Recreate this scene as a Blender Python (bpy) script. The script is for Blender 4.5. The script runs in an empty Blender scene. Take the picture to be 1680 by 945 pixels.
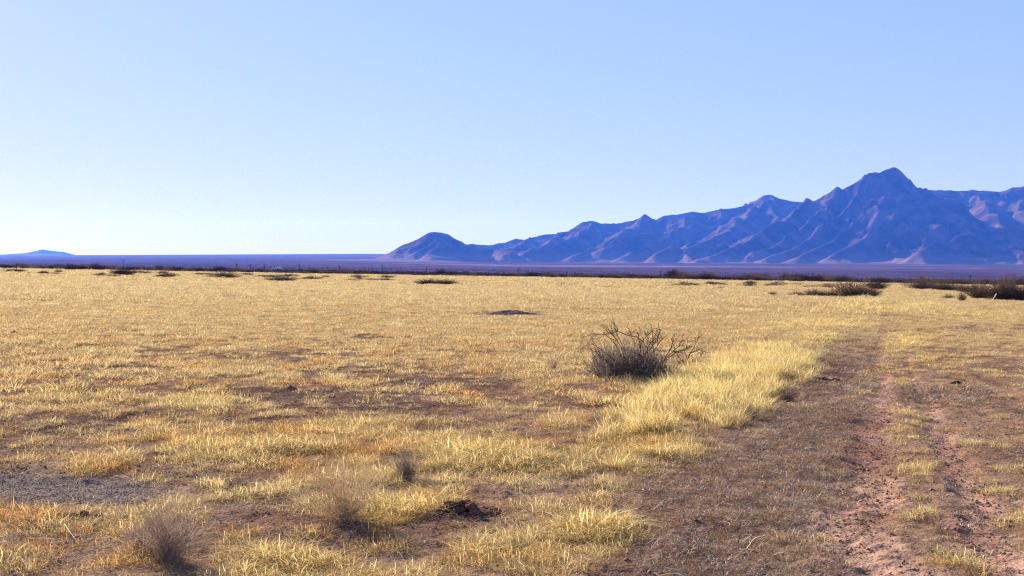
import bpy, math, random
import numpy as np
R = math.radians
rng = np.random.default_rng(7)
random.seed(7)

# ------------------------------------------------------------------ scene, camera
sc = bpy.context.scene
C = sc.collection
W0, H0, FPX, HOR, CAMH = 1680.0, 945.0, 1867.0, 430.0, 1.60
PITCH = math.atan((H0 / 2 - HOR) / FPX)
cam_d = bpy.data.cameras.new("camera"); cam = bpy.data.objects.new("camera", cam_d); C.objects.link(cam)
cam_d.sensor_width = 36; cam_d.lens = 36 * FPX / W0; cam_d.clip_start = 0.1; cam_d.clip_end = 80000
cam.location = (0, 0, CAMH); cam.rotation_euler = (math.pi / 2 - PITCH, 0, 0)
sc.camera = cam
SUN_EL, SUN_AZ = 25.0, -39.0          # azimuth from the view direction (+Y), negative = left

EXPO = 1.4
# ------------------------------------------------------------------ noise
def _hash(ix, iy, seed):
    h = (ix.astype(np.int64) * 374761393 + iy.astype(np.int64) * 668265263 + seed * 1442695041) & 0xffffffff
    h = ((h ^ (h >> 13)) * 1274126177) & 0xffffffff
    h = (h ^ (h >> 16)) & 0xffffffff
    return h
def perlin(x, y, seed=0):
    x = np.asarray(x, float); y = np.asarray(y, float)
    x0 = np.floor(x); y0 = np.floor(y); fx = x - x0; fy = y - y0
    u = fx * fx * fx * (fx * (fx * 6 - 15) + 10); v = fy * fy * fy * (fy * (fy * 6 - 15) + 10)
    def g(ax, ay, dx, dy):
        a = _hash(ax, ay, seed) * (2 * math.pi / 4294967296.0)
        return np.cos(a) * dx + np.sin(a) * dy
    n00 = g(x0, y0, fx, fy); n10 = g(x0 + 1, y0, fx - 1, fy)
    n01 = g(x0, y0 + 1, fx, fy - 1); n11 = g(x0 + 1, y0 + 1, fx - 1, fy - 1)
    return (n00 * (1 - u) + n10 * u) * (1 - v) + (n01 * (1 - u) + n11 * u) * v
def fbm(x, y, o=4, seed=0, gain=.5):
    s = 0; a = 1; f = 1; t = 0
    for k in range(o):
        s = s + a * perlin(x * f, y * f, seed + k * 17); t += a; a *= gain; f *= 2.03
    return s / t * 1.5
def ridged(x, y, o=4, seed=0, gain=.5):
    s = 0; a = 1; f = 1; t = 0; w = 1
    for k in range(o):
        n = (1 - np.abs(perlin(x * f, y * f, seed + k * 31)) * 1.6) ** 2 * w
        s = s + a * n; t += a; w = np.clip(n, 0, 1); a *= gain; f *= 2.1
    return s / t
def sstep(a, b, x):
    t = np.clip((x - a) / (b - a), 0, 1); return t * t * (3 - 2 * t)

# ------------------------------------------------------------------ terrain height
TPX = np.array([-2500, -800, 0, 600, 840, 1680, 2500, 4200.])
TLY = np.log(np.array([170, 600, 2000, 5000, 8000, 16000, 24000.]))
TPY = np.array([
    [421, 421, 421, 421, 421, 421, 421.],
    [430, 429.5, 429, 425.5, 424, 421, 420],
    [440.8, 439.6, 438.2, 430, 425, 419.3, 419.6],
    [450.7, 449, 446.5, 434, 424, 416.3, 417],
    [454.7, 453, 450.5, 438.5, 430, 419, 419],
    [468.6, 466.5, 463.5, 445, 431, 425, 424],
    [482, 478, 472, 450, 434, 427, 425],
    [500, 490, 478, 452, 436, 428, 426]])
def macro(x, y):
    x = np.asarray(x, float); y = np.asarray(y, float)
    near = -(0.0166 * np.clip(x, -160, 160) + 0.0038 * np.clip(y, -60, 400))
    yy = np.maximum(y, 170.0)
    px = np.clip(840 + FPX * x / yy, TPX[0], TPX[-1])
    ly = np.clip(np.log(yy), TLY[0], TLY[-1] - 1e-6)
    i = np.clip(np.searchsorted(TPX, px) - 1, 0, len(TPX) - 2)
    j = np.clip(np.searchsorted(TLY, ly) - 1, 0, len(TLY) - 2)
    u = (px - TPX[i]) / (TPX[i + 1] - TPX[i]); v = (ly - TLY[j]) / (TLY[j + 1] - TLY[j])
    v = v * .6 + .4 * v * v * (3 - 2 * v)
    py = (TPY[i, j] * (1 - u) + TPY[i + 1, j] * u) * (1 - v) + (TPY[i, j + 1] * (1 - u) + TPY[i + 1, j + 1] * u) * v
    far = CAMH - (py - HOR) / FPX * yy
    b = sstep(165, 200, y)
    return near * (1 - b) + far * b
def project(x, y, z):
    x = np.asarray(x, float); y = np.asarray(y, float); z = np.asarray(z, float) - CAMH
    c, s = math.cos(PITCH), math.sin(PITCH)
    d = y * c - z * s; up = y * s + z * c
    d = np.maximum(d, .05)
    return W0 / 2 + FPX * x / d, H0 / 2 - FPX * up / d
def ray(px, py):
    c, s = math.cos(PITCH), math.sin(PITCH)
    a = (px - W0 / 2) / FPX; b = (H0 / 2 - py) / FPX
    return np.array([a, c + b * s, -s + b * c])
def at(px, py, Y):                       # world point at depth Y on the line of sight of a point in the photo
    r = ray(px, py); k = Y / r[1]
    return np.array([r[0] * k, Y, CAMH + r[2] * k])
def on_ground(px, py):
    r = ray(px, py); lo, hi = 2.0, 400.0
    for _ in range(60):
        m = (lo + hi) / 2; k = m / r[1]
        if CAMH + r[2] * k > float(macro(r[0] * k, m)): lo = m
        else: hi = m
    k = lo / r[1]
    return np.array([r[0] * k, lo, float(height(r[0] * k, lo))])

# ------------------------------------------------------------------ layout of the ground cover, drawn once on the ground plane
def ell(px, py, cx, cy, rx, ry, soft=.35):
    d = np.sqrt(((px - cx) / rx) ** 2 + ((py - cy) / ry) ** 2)
    return 1 - sstep(1 - soft, 1 + soft, d)
def poly_sd(px, py, pts):
    """signed distance (positive inside), y stretched so that depth counts"""
    P = np.array(pts, float); K = 2.0
    x = px; y = py * K
    d = np.full(px.shape, 1e9); ins = np.zeros(px.shape, bool)
    n = len(P)
    for i in range(n):
        ax, ay = P[i][0], P[i][1] * K; bx, by = P[(i + 1) % n][0], P[(i + 1) % n][1] * K
        ex, ey = bx - ax, by - ay; t = np.clip(((x - ax) * ex + (y - ay) * ey) / (ex * ex + ey * ey), 0, 1)
        d = np.minimum(d, np.hypot(x - ax - ex * t, y - ay - ey * t))
        c = ((ay > y) != (by > y)) & (x < (bx - ax) * (y - ay) / (by - ay + 1e-9) + ax)
        ins ^= c
    return np.where(ins, d, -d)
TALL = [(1012, 704), (1042, 656), (1095, 626), (1160, 604), (1200, 582), (1290, 570), (1322, 576), (1328, 600), (1296, 632), (1262, 655), (1215, 690), (1150, 700), (1120, 712), (1060, 716)]
LITTER = [(1318, 582), (1345, 560), (1385, 545), (1440, 548), (1442, 600), (1432, 660), (1410, 760), (1395, 850), (1385, 960), (1385, 1100), (980, 1100), (1010, 960), (1000, 850), (1040, 790), (1120, 735), (1230, 700), (1300, 650)]
RUTS_L0 = [(1430, 1100, 95), (1422, 945, 75), (1415, 850, 60), (1424, 790, 52), (1432, 740, 44), (1438, 700, 36), (1444, 665, 27), (1446, 630, 16), (1440, 590, 11), (1446, 560, 9), (1450, 540, 9)]
RUTS_L = RUTS_L0 + [(1454, 520, 8), (1456, 500, 5), (1457, 485, 3)]
RUTS_R = [(1690, 1100, 72), (1650, 945, 55), (1625, 880, 46), (1592, 800, 36), (1565, 750, 30), (1545, 715, 24), (1528, 680, 16), (1510, 640, 10), (1492, 600, 7), (1478, 560, 5)]
def rut(px, py, L):
    a = np.array(L, float)[::-1]
    c = np.interp(py, a[:, 1], a[:, 0]); w = np.interp(py, a[:, 1], a[:, 2])
    e = sstep(a[0, 1] - 8, a[0, 1] + 30, py)
    return (1 - sstep(.3, 1.4, np.abs(px - c) / w)) * e
BARE = [(470, 650, 190, 11, .75), (700, 628, 150, 10, .8), (300, 690, 240, 16, .65), (620, 668, 170, 12, .5), (130, 705, 190, 14, .6), (100, 735, 150, 14, .8),
        (60, 765, 110, 12, .95), (250, 790, 60, 16, .8), (420, 850, 75, 26, .85), (40, 905, 120, 20, .9), (150, 868, 70, 14, .7), (60, 935, 100, 10, .7),
        (760, 855, 70, 20, .9), (880, 800, 90, 22, .75), (860, 850, 60, 18, .6), (520, 895, 70, 14, .6), (600, 553, 38, 4, .9), (830, 515, 72, 5, .9),
        (1350, 617, 50, 26, .8), (960, 620, 60, 16, .55), (1200, 560, 60, 5, .5), (1480, 518, 40, 5, .5), (1560, 620, 60, 26, .5), (1500, 640, 50, 12, .6), (1640, 690, 90, 26, .6),
        (1620, 540, 90, 9, .6), (1570, 575, 60, 9, .5), (1660, 600, 60, 8, .6), (220, 585, 120, 6, .4), (420, 585, 110, 6, .5), (1400, 487, 60, 2.2, .5),
        (900, 665, 80, 10, .35), (1030, 660, 40, 8, .3), (770, 700, 90, 12, .4)]
CLUMP = [(800, 752, 95, 26, 1.0), (700, 735, 60, 18, .7), (640, 832, 85, 30, 1.0), (970, 885, 80, 38, .8), (840, 900, 80, 22, .7), (335, 655, 55, 9, .8), (575, 630, 45, 7, .8),
         (120, 650, 70, 9, .6), (1515, 845, 26, 12, .8), (1545, 925, 36, 18, .6), (1330, 905, 46, 22, .7), (1500, 780, 24, 22, .5), (1478, 715, 18, 22, .45), (1610, 800, 34, 14, .7),
         (380, 740, 120, 24, .6), (560, 700, 90, 14, .5), (480, 930, 120, 30, .6), (200, 890, 60, 24, .5), (150, 760, 26, 14, .7), (1060, 770, 60, 24, .6), (1650, 860, 46, 30, .5),
         (1590, 520, 60, 6, .6), (600, 770, 60, 20, .5), (220, 700, 40, 8, .6), (1080, 738, 70, 16, .8), (1000, 728, 60, 14, .6), (930, 760, 60, 16, .5), (1350, 534, 80, 8, 1.), (1395, 510, 66, 6, 1.), (1425, 495, 40, 4, 1.), (1340, 556, 34, 8, 1.), (1484, 560, 30, 14, .9), (1505, 505, 50, 9, .9), (1560, 592, 60, 8, .4), (500, 740, 60, 14, .5)]
def masks(x, y):
    """plan of the ground cover at world x, y -> dict of fields"""
    x = np.asarray(x, float); y = np.asarray(y, float)
    z = macro(x, y)
    wx = x + .25 * fbm(x * .9, y * .9, 3, 91) ; wy = y + .5 * fbm(x * .7, y * .7, 3, 92)
    px, py = project(wx, wy, z)
    px0, py0 = project(x, y, z)
    ok = y > 2.5
    tall = sstep(-22, 34, poly_sd(px, py, TALL) + 95 * fbm(x / .5, y / .7, 3, 94)) * ok
    lit = sstep(-60, 70, poly_sd(px, py, LITTER) + 60 * fbm(x / 1.1, y / 1.5, 4, 93)) * np.interp(py, [540, 600, 680], [.8, .9, 1.]) * ok
    lit = np.maximum(lit, .8 * sstep(1380, 1460, px) * (1 - sstep(1600, 1700, px)) * ell(px, py, 1540, 650, 130, 16))
    rl = rut(px, py, RUTS_L) * ok * np.interp(py, [490, 560, 640], [.85, .9, 1]); rr = rut(px, py, RUTS_R) * ok
    track = np.maximum(rl, rr)
    bare = np.zeros(x.shape); cl = np.zeros(x.shape)
    for a in BARE: bare = np.maximum(bare, a[4] * ell(px, py, *a[:4], soft=.5))
    for a in CLUMP: cl = np.maximum(cl, a[4] * ell(px, py, *a[:4], soft=.5))
    nest = ell(px0 + 60 * fbm(x * 2.2, y * 2.2, 4, 3), py0 + 12 * fbm(x * 2.5, y * 2.5, 4, 5), 70, 808, 190, 32, .25) * ok
    n0 = fbm(x / 5.0, y / 8.0, 3, 11); n1 = fbm(x / 1.3, y / 1.9, 3, 12); n2 = fbm(x / .33, y / .45, 3, 13)
    n = .35 * n0 + .42 * n1 + 1.0 * n2 * (1 - sstep(30, 60, y)) + .8 * fbm(x / .8, y / 1.4, 2, 14) * sstep(25, 60, y)
    thr = np.interp(py, [430, 500, 540, 580, 640, 720, 1000], [-.60, -.36, -.2, -.02, .14, .12, .08])
    thr = thr + .25 * sstep(1440, 1560, px) * sstep(520, 640, py)
    cov = sstep(-.2, .2, n - thr) * .93 + .07
    cov = cov * (1 - .93 * bare) + 0.0
    cov = np.maximum(cov, cl * sstep(-.45, .05, n2 + cl * .4))
    cov = cov * (1 - .6 * lit * (1 - .8 * cl)) * (1 - .93 * track) * (1 - nest)
    cov = np.maximum(cov, tall)
    return dict(px=px, py=py, px0=px0, py0=py0, tall=tall, lit=lit, track=track, rl=rl, rr=rr, bare=bare, cl=cl, nest=nest, cov=cov, n0=n0, n1=n1, n2=n2)
def height(x, y, m=None):
    x = np.asarray(x, float); y = np.asarray(y, float)
    z = macro(x, y)
    near = 1 - sstep(60, 160, y)
    z = z + near * (.04 * fbm(x / 1.9, y / 1.9, 3, 41) + .03 * fbm(x / .6, y / .6, 2, 44))
    f2 = 1 - sstep(20, 45, y)
    px, py = project(x, y, macro(x, y))
    t = np.maximum(rut(px, py, RUTS_L), rut(px, py, RUTS_R)) * (y > 2.5)
    z = z - .02 * t * f2 + f2 * t * .02 * (ridged(x / .35, y / .16, 3, 47) - .5)
    k = fbm(x / .22, y / .22, 3, 42)
    z = z + f2 * .022 * k + f2 * .018 * np.clip(fbm(x / .09, y / .09, 2, 43) + .1, 0, 1)
    return z

# ------------------------------------------------------------------ object helpers
def tag(o, label=None, cat=None, group=None, kind=None):
    if label: o["label"] = label
    if cat: o["category"] = cat
    if group: o["group"] = group
    if kind: o["kind"] = kind
    return o
def mesh_np(name, verts, faces, mat, smooth=False, attrs=None, parent=None, link=True):
    """faces: (n,3) or (n,4) array"""
    me = bpy.data.meshes.new(name)
    verts = np.asarray(verts, np.float32); faces = np.asarray(faces, np.int32)
    nf, k = faces.shape
    me.vertices.add(len(verts)); me.vertices.foreach_set("co", verts.ravel())
    me.loops.add(nf * k); me.loops.foreach_set("vertex_index", faces.ravel())
    me.polygons.add(nf); me.polygons.foreach_set("loop_start", np.arange(0, nf * k, k, dtype=np.int32))
    me.polygons.foreach_set("use_smooth", np.full(nf, smooth))
    for n, a in (attrs or {}).items():
        a = np.asarray(a, np.float32)
        if a.ndim == 1:
            at_ = me.attributes.new(n, 'FLOAT', 'POINT'); at_.data.foreach_set("value", a)
        else:
            if a.shape[1] == 3: a = np.hstack([a, np.ones((len(a), 1), np.float32)])
            at_ = me.attributes.new(n, 'FLOAT_COLOR', 'POINT'); at_.data.foreach_set("color", a.ravel())
    me.update(calc_edges=True); me.validate()
    me.materials.append(mat)
    o = bpy.data.objects.new(name, me)
    if link: C.objects.link(o)
    if parent: o.parent = parent
    return o
def empty(name, loc):
    o = bpy.data.objects.new(name, None); C.objects.link(o); o.location = [float(v) for v in loc]; o.empty_display_size = .2
    return o
class Tubes:
    def __init__(s, sides=4): s.v = []; s.f = []; s.n = 0; s.k = sides; s.c = []
    def add(s, pts, r0, r1, col=1.0):
        pts = np.asarray(pts, float); m = len(pts)
        rad = np.linspace(r0, r1, m)
        for i in range(m):
            t = pts[min(i + 1, m - 1)] - pts[max(i - 1, 0)]; t = t / (np.linalg.norm(t) + 1e-9)
            a = np.cross(t, (0.3, 1, .12)); a /= np.linalg.norm(a) + 1e-9; b = np.cross(t, a)
            for q in range(s.k):
                w = 2 * math.pi * q / s.k
                s.v.append(pts[i] + rad[i] * (math.cos(w) * a + math.sin(w) * b)); s.c.append(col)
        for i in range(m - 1):
            for q in range(s.k):
                a = s.n + i * s.k + q; b = s.n + i * s.k + (q + 1) % s.k
                s.f.append((a, b, b + s.k, a + s.k))
        s.n += m * s.k
    def build(s, name, mat, parent=None, link=True):
        return mesh_np(name, s.v, s.f, mat, True, {"var": np.array(s.c)}, parent, link)

# ------------------------------------------------------------------ materials
def mat(name):
    m = bpy.data.materials.new(name); m.use_nodes = True; nt = m.node_tree; nt.nodes.clear()
    return m, nt, nt.nodes, nt.links
def N(nodes, t, **kw):
    n = nodes.new(t)
    for k, v in kw.items():
        if k.startswith("i_"): n.inputs[k[2:].replace("_", " ")].default_value = v
        else: setattr(n, k, v)
    return n
def blade_material(name, base, trans=.35, instanced=True, vary=.5):
    m, nt, nd, ln = mat(name)
    out = N(nd, 'ShaderNodeOutputMaterial'); add = N(nd, 'ShaderNodeMixShader'); add.inputs[0].default_value = trans
    df = N(nd, 'ShaderNodeBsdfDiffuse'); tr = N(nd, 'ShaderNodeBsdfTranslucent')
    at1 = N(nd, 'ShaderNodeAttribute', attribute_name="bcol")
    mul = N(nd, 'ShaderNodeMix', data_type='RGBA', blend_type='MULTIPLY'); mul.inputs[0].default_value = 1
    ln.new(at1.outputs['Color'], mul.inputs[6])
    if instanced:
        at2 = N(nd, 'ShaderNodeAttribute', attribute_name="tint", attribute_type='INSTANCER')
        ln.new(at2.outputs['Color'], mul.inputs[7])
    else: mul.inputs[7].default_value = (*base, 1)
    ln.new(mul.outputs[2], df.inputs[0]); ln.new(mul.outputs[2], tr.inputs[0])
    ln.new(df.outputs[0], add.inputs[1]); ln.new(tr.outputs[0], add.inputs[2]); ln.new(add.outputs[0], out.inputs[0])
    return m
def bark_material(name, c1, c2, scale=30):
    m, nt, nd, ln = mat(name)
    out = N(nd, 'ShaderNodeOutputMaterial'); b = N(nd, 'ShaderNodeBsdfPrincipled'); b.inputs['Roughness'].default_value = .9
    b.inputs['Specular IOR Level'].default_value = .2
    tc = N(nd, 'ShaderNodeTexCoord'); no = N(nd, 'ShaderNodeTexNoise'); no.inputs['Scale'].default_value = scale; no.inputs['Detail'].default_value = 4
    at1 = N(nd, 'ShaderNodeAttribute', attribute_name="var")
    mx = N(nd, 'ShaderNodeMix', data_type='RGBA'); mx.inputs[6].default_value = (*c1, 1); mx.inputs[7].default_value = (*c2, 1)
    ad = N(nd, 'ShaderNodeMath', operation='ADD'); ad.inputs[1].default_value = 0
    s2 = N(nd, 'ShaderNodeMath', operation='MULTIPLY'); s2.inputs[1].default_value = .5
    ln.new(tc.outputs['Object'], no.inputs['Vector']); ln.new(no.outputs['Fac'], s2.inputs[0]); ln.new(s2.outputs[0], ad.inputs[0])
    h = N(nd, 'ShaderNodeMath', operation='MULTIPLY'); h.inputs[1].default_value = .5
    ln.new(at1.outputs['Fac'], h.inputs[0]); ln.new(h.outputs[0], ad.inputs[1])
    ln.new(ad.outputs[0], mx.inputs[0]); ln.new(mx.outputs[2], b.inputs['Base Color']); ln.new(b.outputs[0], out.inputs[0])
    return m
def ground_material(name):
    m, nt, nd, ln = mat(name)
    out = N(nd, 'ShaderNodeOutputMaterial'); b = N(nd, 'ShaderNodeBsdfPrincipled'); b.inputs['Roughness'].default_value = .95
    b.inputs['Specular IOR Level'].default_value = 0
    at1 = N(nd, 'ShaderNodeAttribute', attribute_name="col")
    tc = N(nd, 'ShaderNodeTexCoord')
    n1 = N(nd, 'ShaderNodeTexNoise'); n1.inputs['Scale'].default_value = 9; n1.inputs['Detail'].default_value = 8; n1.inputs['Roughness'].default_value = .7
    n2 = N(nd, 'ShaderNodeTexNoise'); n2.inputs['Scale'].default_value = .02; n2.inputs['Detail'].default_value = 12; n2.inputs['Roughness'].default_value = .72
    ln.new(tc.outputs['Object'], n1.inputs['Vector']); ln.new(tc.outputs['Object'], n2.inputs['Vector'])
    r1 = N(nd, 'ShaderNodeMapRange'); r1.inputs[1].default_value = .32; r1.inputs[2].default_value = .68; r1.inputs[3].default_value = .6; r1.inputs[4].default_value = 1.32
    ln.new(n1.outputs['Fac'], r1.inputs[0])
    r2 = N(nd, 'ShaderNodeMapRange'); r2.inputs[1].default_value = .35; r2.inputs[2].default_value = .65; r2.inputs[3].default_value = .72; r2.inputs[4].default_value = 1.28
    ln.new(n2.outputs['Fac'], r2.inputs[0])
    mm = N(nd, 'ShaderNodeMath', operation='MULTIPLY'); ln.new(r1.outputs[0], mm.inputs[0]); ln.new(r2.outputs[0], mm.inputs[1])
    vm = N(nd, 'ShaderNodeVectorMath', operation='SCALE'); ln.new(at1.outputs['Color'], vm.inputs[0]); ln.new(mm.outputs[0], vm.inputs['Scale'])
    ln.new(vm.outputs[0], b.inputs['Base Color'])
    n3 = N(nd, 'ShaderNodeTexNoise'); n3.inputs['Scale'].default_value = 45; n3.inputs['Detail'].default_value = 5
    ln.new(tc.outputs['Object'], n3.inputs['Vector'])
    bp = N(nd, 'ShaderNodeBump'); bp.inputs['Strength'].default_value = .8; bp.inputs['Distance'].default_value = .02
    ln.new(n3.outputs['Fac'], bp.inputs['Height']); ln.new(bp.outputs[0], b.inputs['Normal'])
    ln.new(b.outputs[0], out.inputs[0])
    return m
def simple_material(name, col, rough=.7, noise=0., scale=20., metal=0.):
    m, nt, nd, ln = mat(name)
    out = N(nd, 'ShaderNodeOutputMaterial'); b = N(nd, 'ShaderNodeBsdfPrincipled'); b.inputs['Roughness'].default_value = rough; b.inputs['Metallic'].default_value = metal; b.inputs['Specular IOR Level'].default_value = .5 if rough < .6 else 0
    tc = N(nd, 'ShaderNodeTexCoord'); no = N(nd, 'ShaderNodeTexNoise'); no.inputs['Scale'].default_value = scale; no.inputs['Detail'].default_value = 6
    mr = N(nd, 'ShaderNodeMapRange'); mr.inputs[1].default_value = .3; mr.inputs[2].default_value = .7; mr.inputs[3].default_value = 1 - noise; mr.inputs[4].default_value = 1 + noise
    rgb = N(nd, 'ShaderNodeRGB'); rgb.outputs[0].default_value = (*col, 1)
    vm = N(nd, 'ShaderNodeVectorMath', operation='SCALE')
    ln.new(tc.outputs['Object'], no.inputs['Vector']); ln.new(no.outputs['Fac'], mr.inputs[0]); ln.new(rgb.outputs[0], vm.inputs[0]); ln.new(mr.outputs[0], vm.inputs['Scale'])
    ln.new(vm.outputs[0], b.inputs['Base Color']); ln.new(b.outputs[0], out.inputs[0])
    return m
M_grass = blade_material("dry_grass", (1, 1, 1), .5)
M_litter = blade_material("dead_litter", (1, 1, 1), .1)
M_ground = ground_material("desert_soil")
M_bark = bark_material("thorn_bark", (.03, .019, .018), (.14, .09, .08))
M_twig = bark_material("grey_twigs", (.20, .13, .10), (.58, .42, .32))
M_far = bark_material("far_shrub_twigs", (.05, .031, .026), (.16, .10, .076), 6)
M_tanbush = bark_material("tan_shrub_twigs", (.12, .075, .045), (.3, .2, .11), 6)
M_clod = simple_material("dark_red_clods", (.12, .06, .043), .95, .5, 12)
M_antm = simple_material("grey_mound_soil", (.13, .088, .08), .95, .4, 6)
M_pole = simple_material("weathered_pole_wood", (.06, .045, .04), .9, .3, 3)
M_bone = simple_material("bleached_wood", (.72, .66, .56), .8, .15, 30)

# ------------------------------------------------------------------ the ground sheet (soil, field, basin, up to the horizon)
def y_rows():
    r = list(np.linspace(-400, -20, 10)) + list(np.linspace(-12, 3.5, 20))
    y = 4.0
    while y < 24000:
        r.append(y)
        y += max(.02, y * (.0036 if y < 40 else (.006 if y < 300 else .012)))
    return np.array(r)
ys = y_rows()
NU = 860
u = np.linspace(-1, 1, NU); u = np.sign(u) * (np.abs(u) * .55 + .45 * np.abs(u) ** 4)   # finer inside the view
Wd = np.where(ys > 0, 3.0 + ys * 1.05, 3.0 + 300 * (-ys) / 400 + 1)
X = u[None, :] * Wd[:, None]; Y = np.repeat(ys[:, None], NU, 1)
Z = height(X, Y)
mk = masks(X, Y)
def lerp(a, b, t): return np.asarray(a) * (1 - t[..., None]) + np.asarray(b) * t[..., None]
soil = lerp((.19, .105, .074), (.28, .172, .125), sstep(-.3, .5, mk['n1'])); soil = lerp(soil, (.09, .045, .035), sstep(.05, .45, mk['n2']) * .8)
pale = ell(mk['px'], mk['py'], 60, 850, 260, 110, .5) * (1 - mk['nest']); soil = lerp(soil, (.34, .235, .165), pale * .7)
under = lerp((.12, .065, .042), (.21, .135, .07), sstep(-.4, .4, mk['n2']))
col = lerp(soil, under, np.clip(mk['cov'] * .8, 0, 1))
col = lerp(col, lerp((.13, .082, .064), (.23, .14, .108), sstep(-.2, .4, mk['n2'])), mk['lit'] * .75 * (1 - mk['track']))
tc_ = lerp((.235, .12, .088), (.34, .20, .15), sstep(-.3, .3, mk['n1'])); col = lerp(col, tc_, mk['track'])
col = lerp(col, (.21, .152, .12), mk['nest'])
darkb = np.zeros(X.shape)
for a in [(470, 650, 190, 10), (700, 628, 150, 9), (300, 690, 240, 12), (1350, 617, 50, 26), (600, 553, 38, 4), (830, 515, 72, 5), (130, 705, 170, 10), (620, 668, 150, 9)]:
    darkb = np.maximum(darkb, ell(mk['px'], mk['py'], *a, soft=.5))
col = lerp(col, (.10, .055, .048), darkb * .75)
# field far part -> straw; beyond the field: tan soil, then scrub plain
fieldfar = sstep(45, 120, Y); col = lerp(col, lerp((.25, .18, .09), (.34, .255, .135), sstep(-.4, .4, mk['n0'])), fieldfar * (1 - mk['track']))
edge = 168 + 16 * fbm(X / 40, X * 0, 3, 61) + 5 * fbm(X / 7, Y / 7, 2, 62)
bey = sstep(-6, 6, Y - edge)
tan = lerp((.15, .085, .055), (.33, .225, .14), sstep(-.15, .4, fbm(X / 45, Y / 60, 3, 63)))
col = lerp(col, tan, bey)
pl = sstep(330, 1200, Y)
lx = fbm(X / 900, Y / 500, 5, 64, .6)
plain = lerp((.045, .024, .022), (.085, .048, .038), sstep(-.35, .45, lx))
plain = lerp(plain, (.022, .015, .014), sstep(.1, .5, fbm(X / 300, Y / 250, 5, 65, .6)) * .7)
pxa = mk['px0']
streak = 1.3 * ell(pxa, Y, 930, 5900, 260, 330, .4) * sstep(-.5, .2, fbm(X / 200, Y / 60, 4, 66)) + .8 * ell(pxa, Y, 640, 7000, 120, 500, .5) + .7 * ell(pxa, Y, 1400, 5900, 320, 300, .4) * sstep(-.2, .3, fbm(X / 160, Y / 90, 4, 67)) \
    + .35 * ell(pxa, Y, 1350, 3300, 480, 130, .4) * sstep(-.3, .3, fbm(X / 200, Y / 60, 4, 68)) + .5 * sstep(7000, 8200, Y) * sstep(.0, .4, fbm(X / 300, Y / 160, 4, 69))
plain = lerp(plain, (.24, .15, .12), np.clip(streak, 0, 1) * .6)
col = lerp(col, plain, pl)
idx = (np.arange(len(ys) - 1)[:, None] * NU + np.arange(NU - 1)[None, :])
F = np.stack([idx, idx + 1, idx + NU + 1, idx + NU], -1).reshape(-1, 4)
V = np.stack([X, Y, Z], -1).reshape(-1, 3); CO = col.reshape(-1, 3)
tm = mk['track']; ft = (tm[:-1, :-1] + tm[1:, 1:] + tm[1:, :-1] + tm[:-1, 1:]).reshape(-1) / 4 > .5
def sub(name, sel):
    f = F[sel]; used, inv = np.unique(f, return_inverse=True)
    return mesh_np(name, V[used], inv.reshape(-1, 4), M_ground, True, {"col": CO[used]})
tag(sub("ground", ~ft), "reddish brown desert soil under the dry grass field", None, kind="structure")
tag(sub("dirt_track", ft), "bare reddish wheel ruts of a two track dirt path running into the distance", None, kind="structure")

# ------------------------------------------------------------------ mountains
M_mt, nt_, nd_, ln_ = mat("mountain_rock")
def mountain_material():
    nd, ln = nd_, ln_
    out = N(nd, 'ShaderNodeOutputMaterial'); b = N(nd, 'ShaderNodeBsdfPrincipled'); b.inputs['Roughness'].default_value = 1; b.inputs['Specular IOR Level'].default_value = 0
    tc = N(nd, 'ShaderNodeTexCoord'); n1 = N(nd, 'ShaderNodeTexNoise'); n1.inputs['Scale'].default_value = .006; n1.inputs['Detail'].default_value = 6; n1.inputs['Roughness'].default_value = .6
    cr = N(nd, 'ShaderNodeValToRGB'); e = cr.color_ramp.elements
    e[0].position = .4; e[0].color = (.028, .021, .018, 1); e[1].position = .62; e[1].color = (.105, .062, .05, 1)
    at1 = N(nd, 'ShaderNodeAttribute', attribute_name="apron")
    mx = N(nd, 'ShaderNodeMix', data_type='RGBA'); mx.inputs[7].default_value = (.15, .095, .08, 1)
    ln.new(tc.outputs['Object'], n1.inputs['Vector']); ln.new(n1.outputs['Fac'], cr.inputs[0]); ln.new(cr.outputs[0], mx.inputs[6]); ln.new(at1.outputs['Fac'], mx.inputs[0])
    bp = N(nd, 'ShaderNodeBump'); bp.inputs['Strength'].default_value = .6; bp.inputs['Distance'].default_value = 16
    ln.new(n1.outputs['Fac'], bp.inputs['Height']); ln.new(bp.outputs[0], b.inputs['Normal'])
    ln.new(mx.outputs[2], b.inputs['Base Color']); ln.new(b.outputs[0], out.inputs[0])
mountain_material()
def lay(pts, Yc=None): return [at(p[0], p[1], p[2] if len(p) > 2 else Yc) for p in pts]
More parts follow.
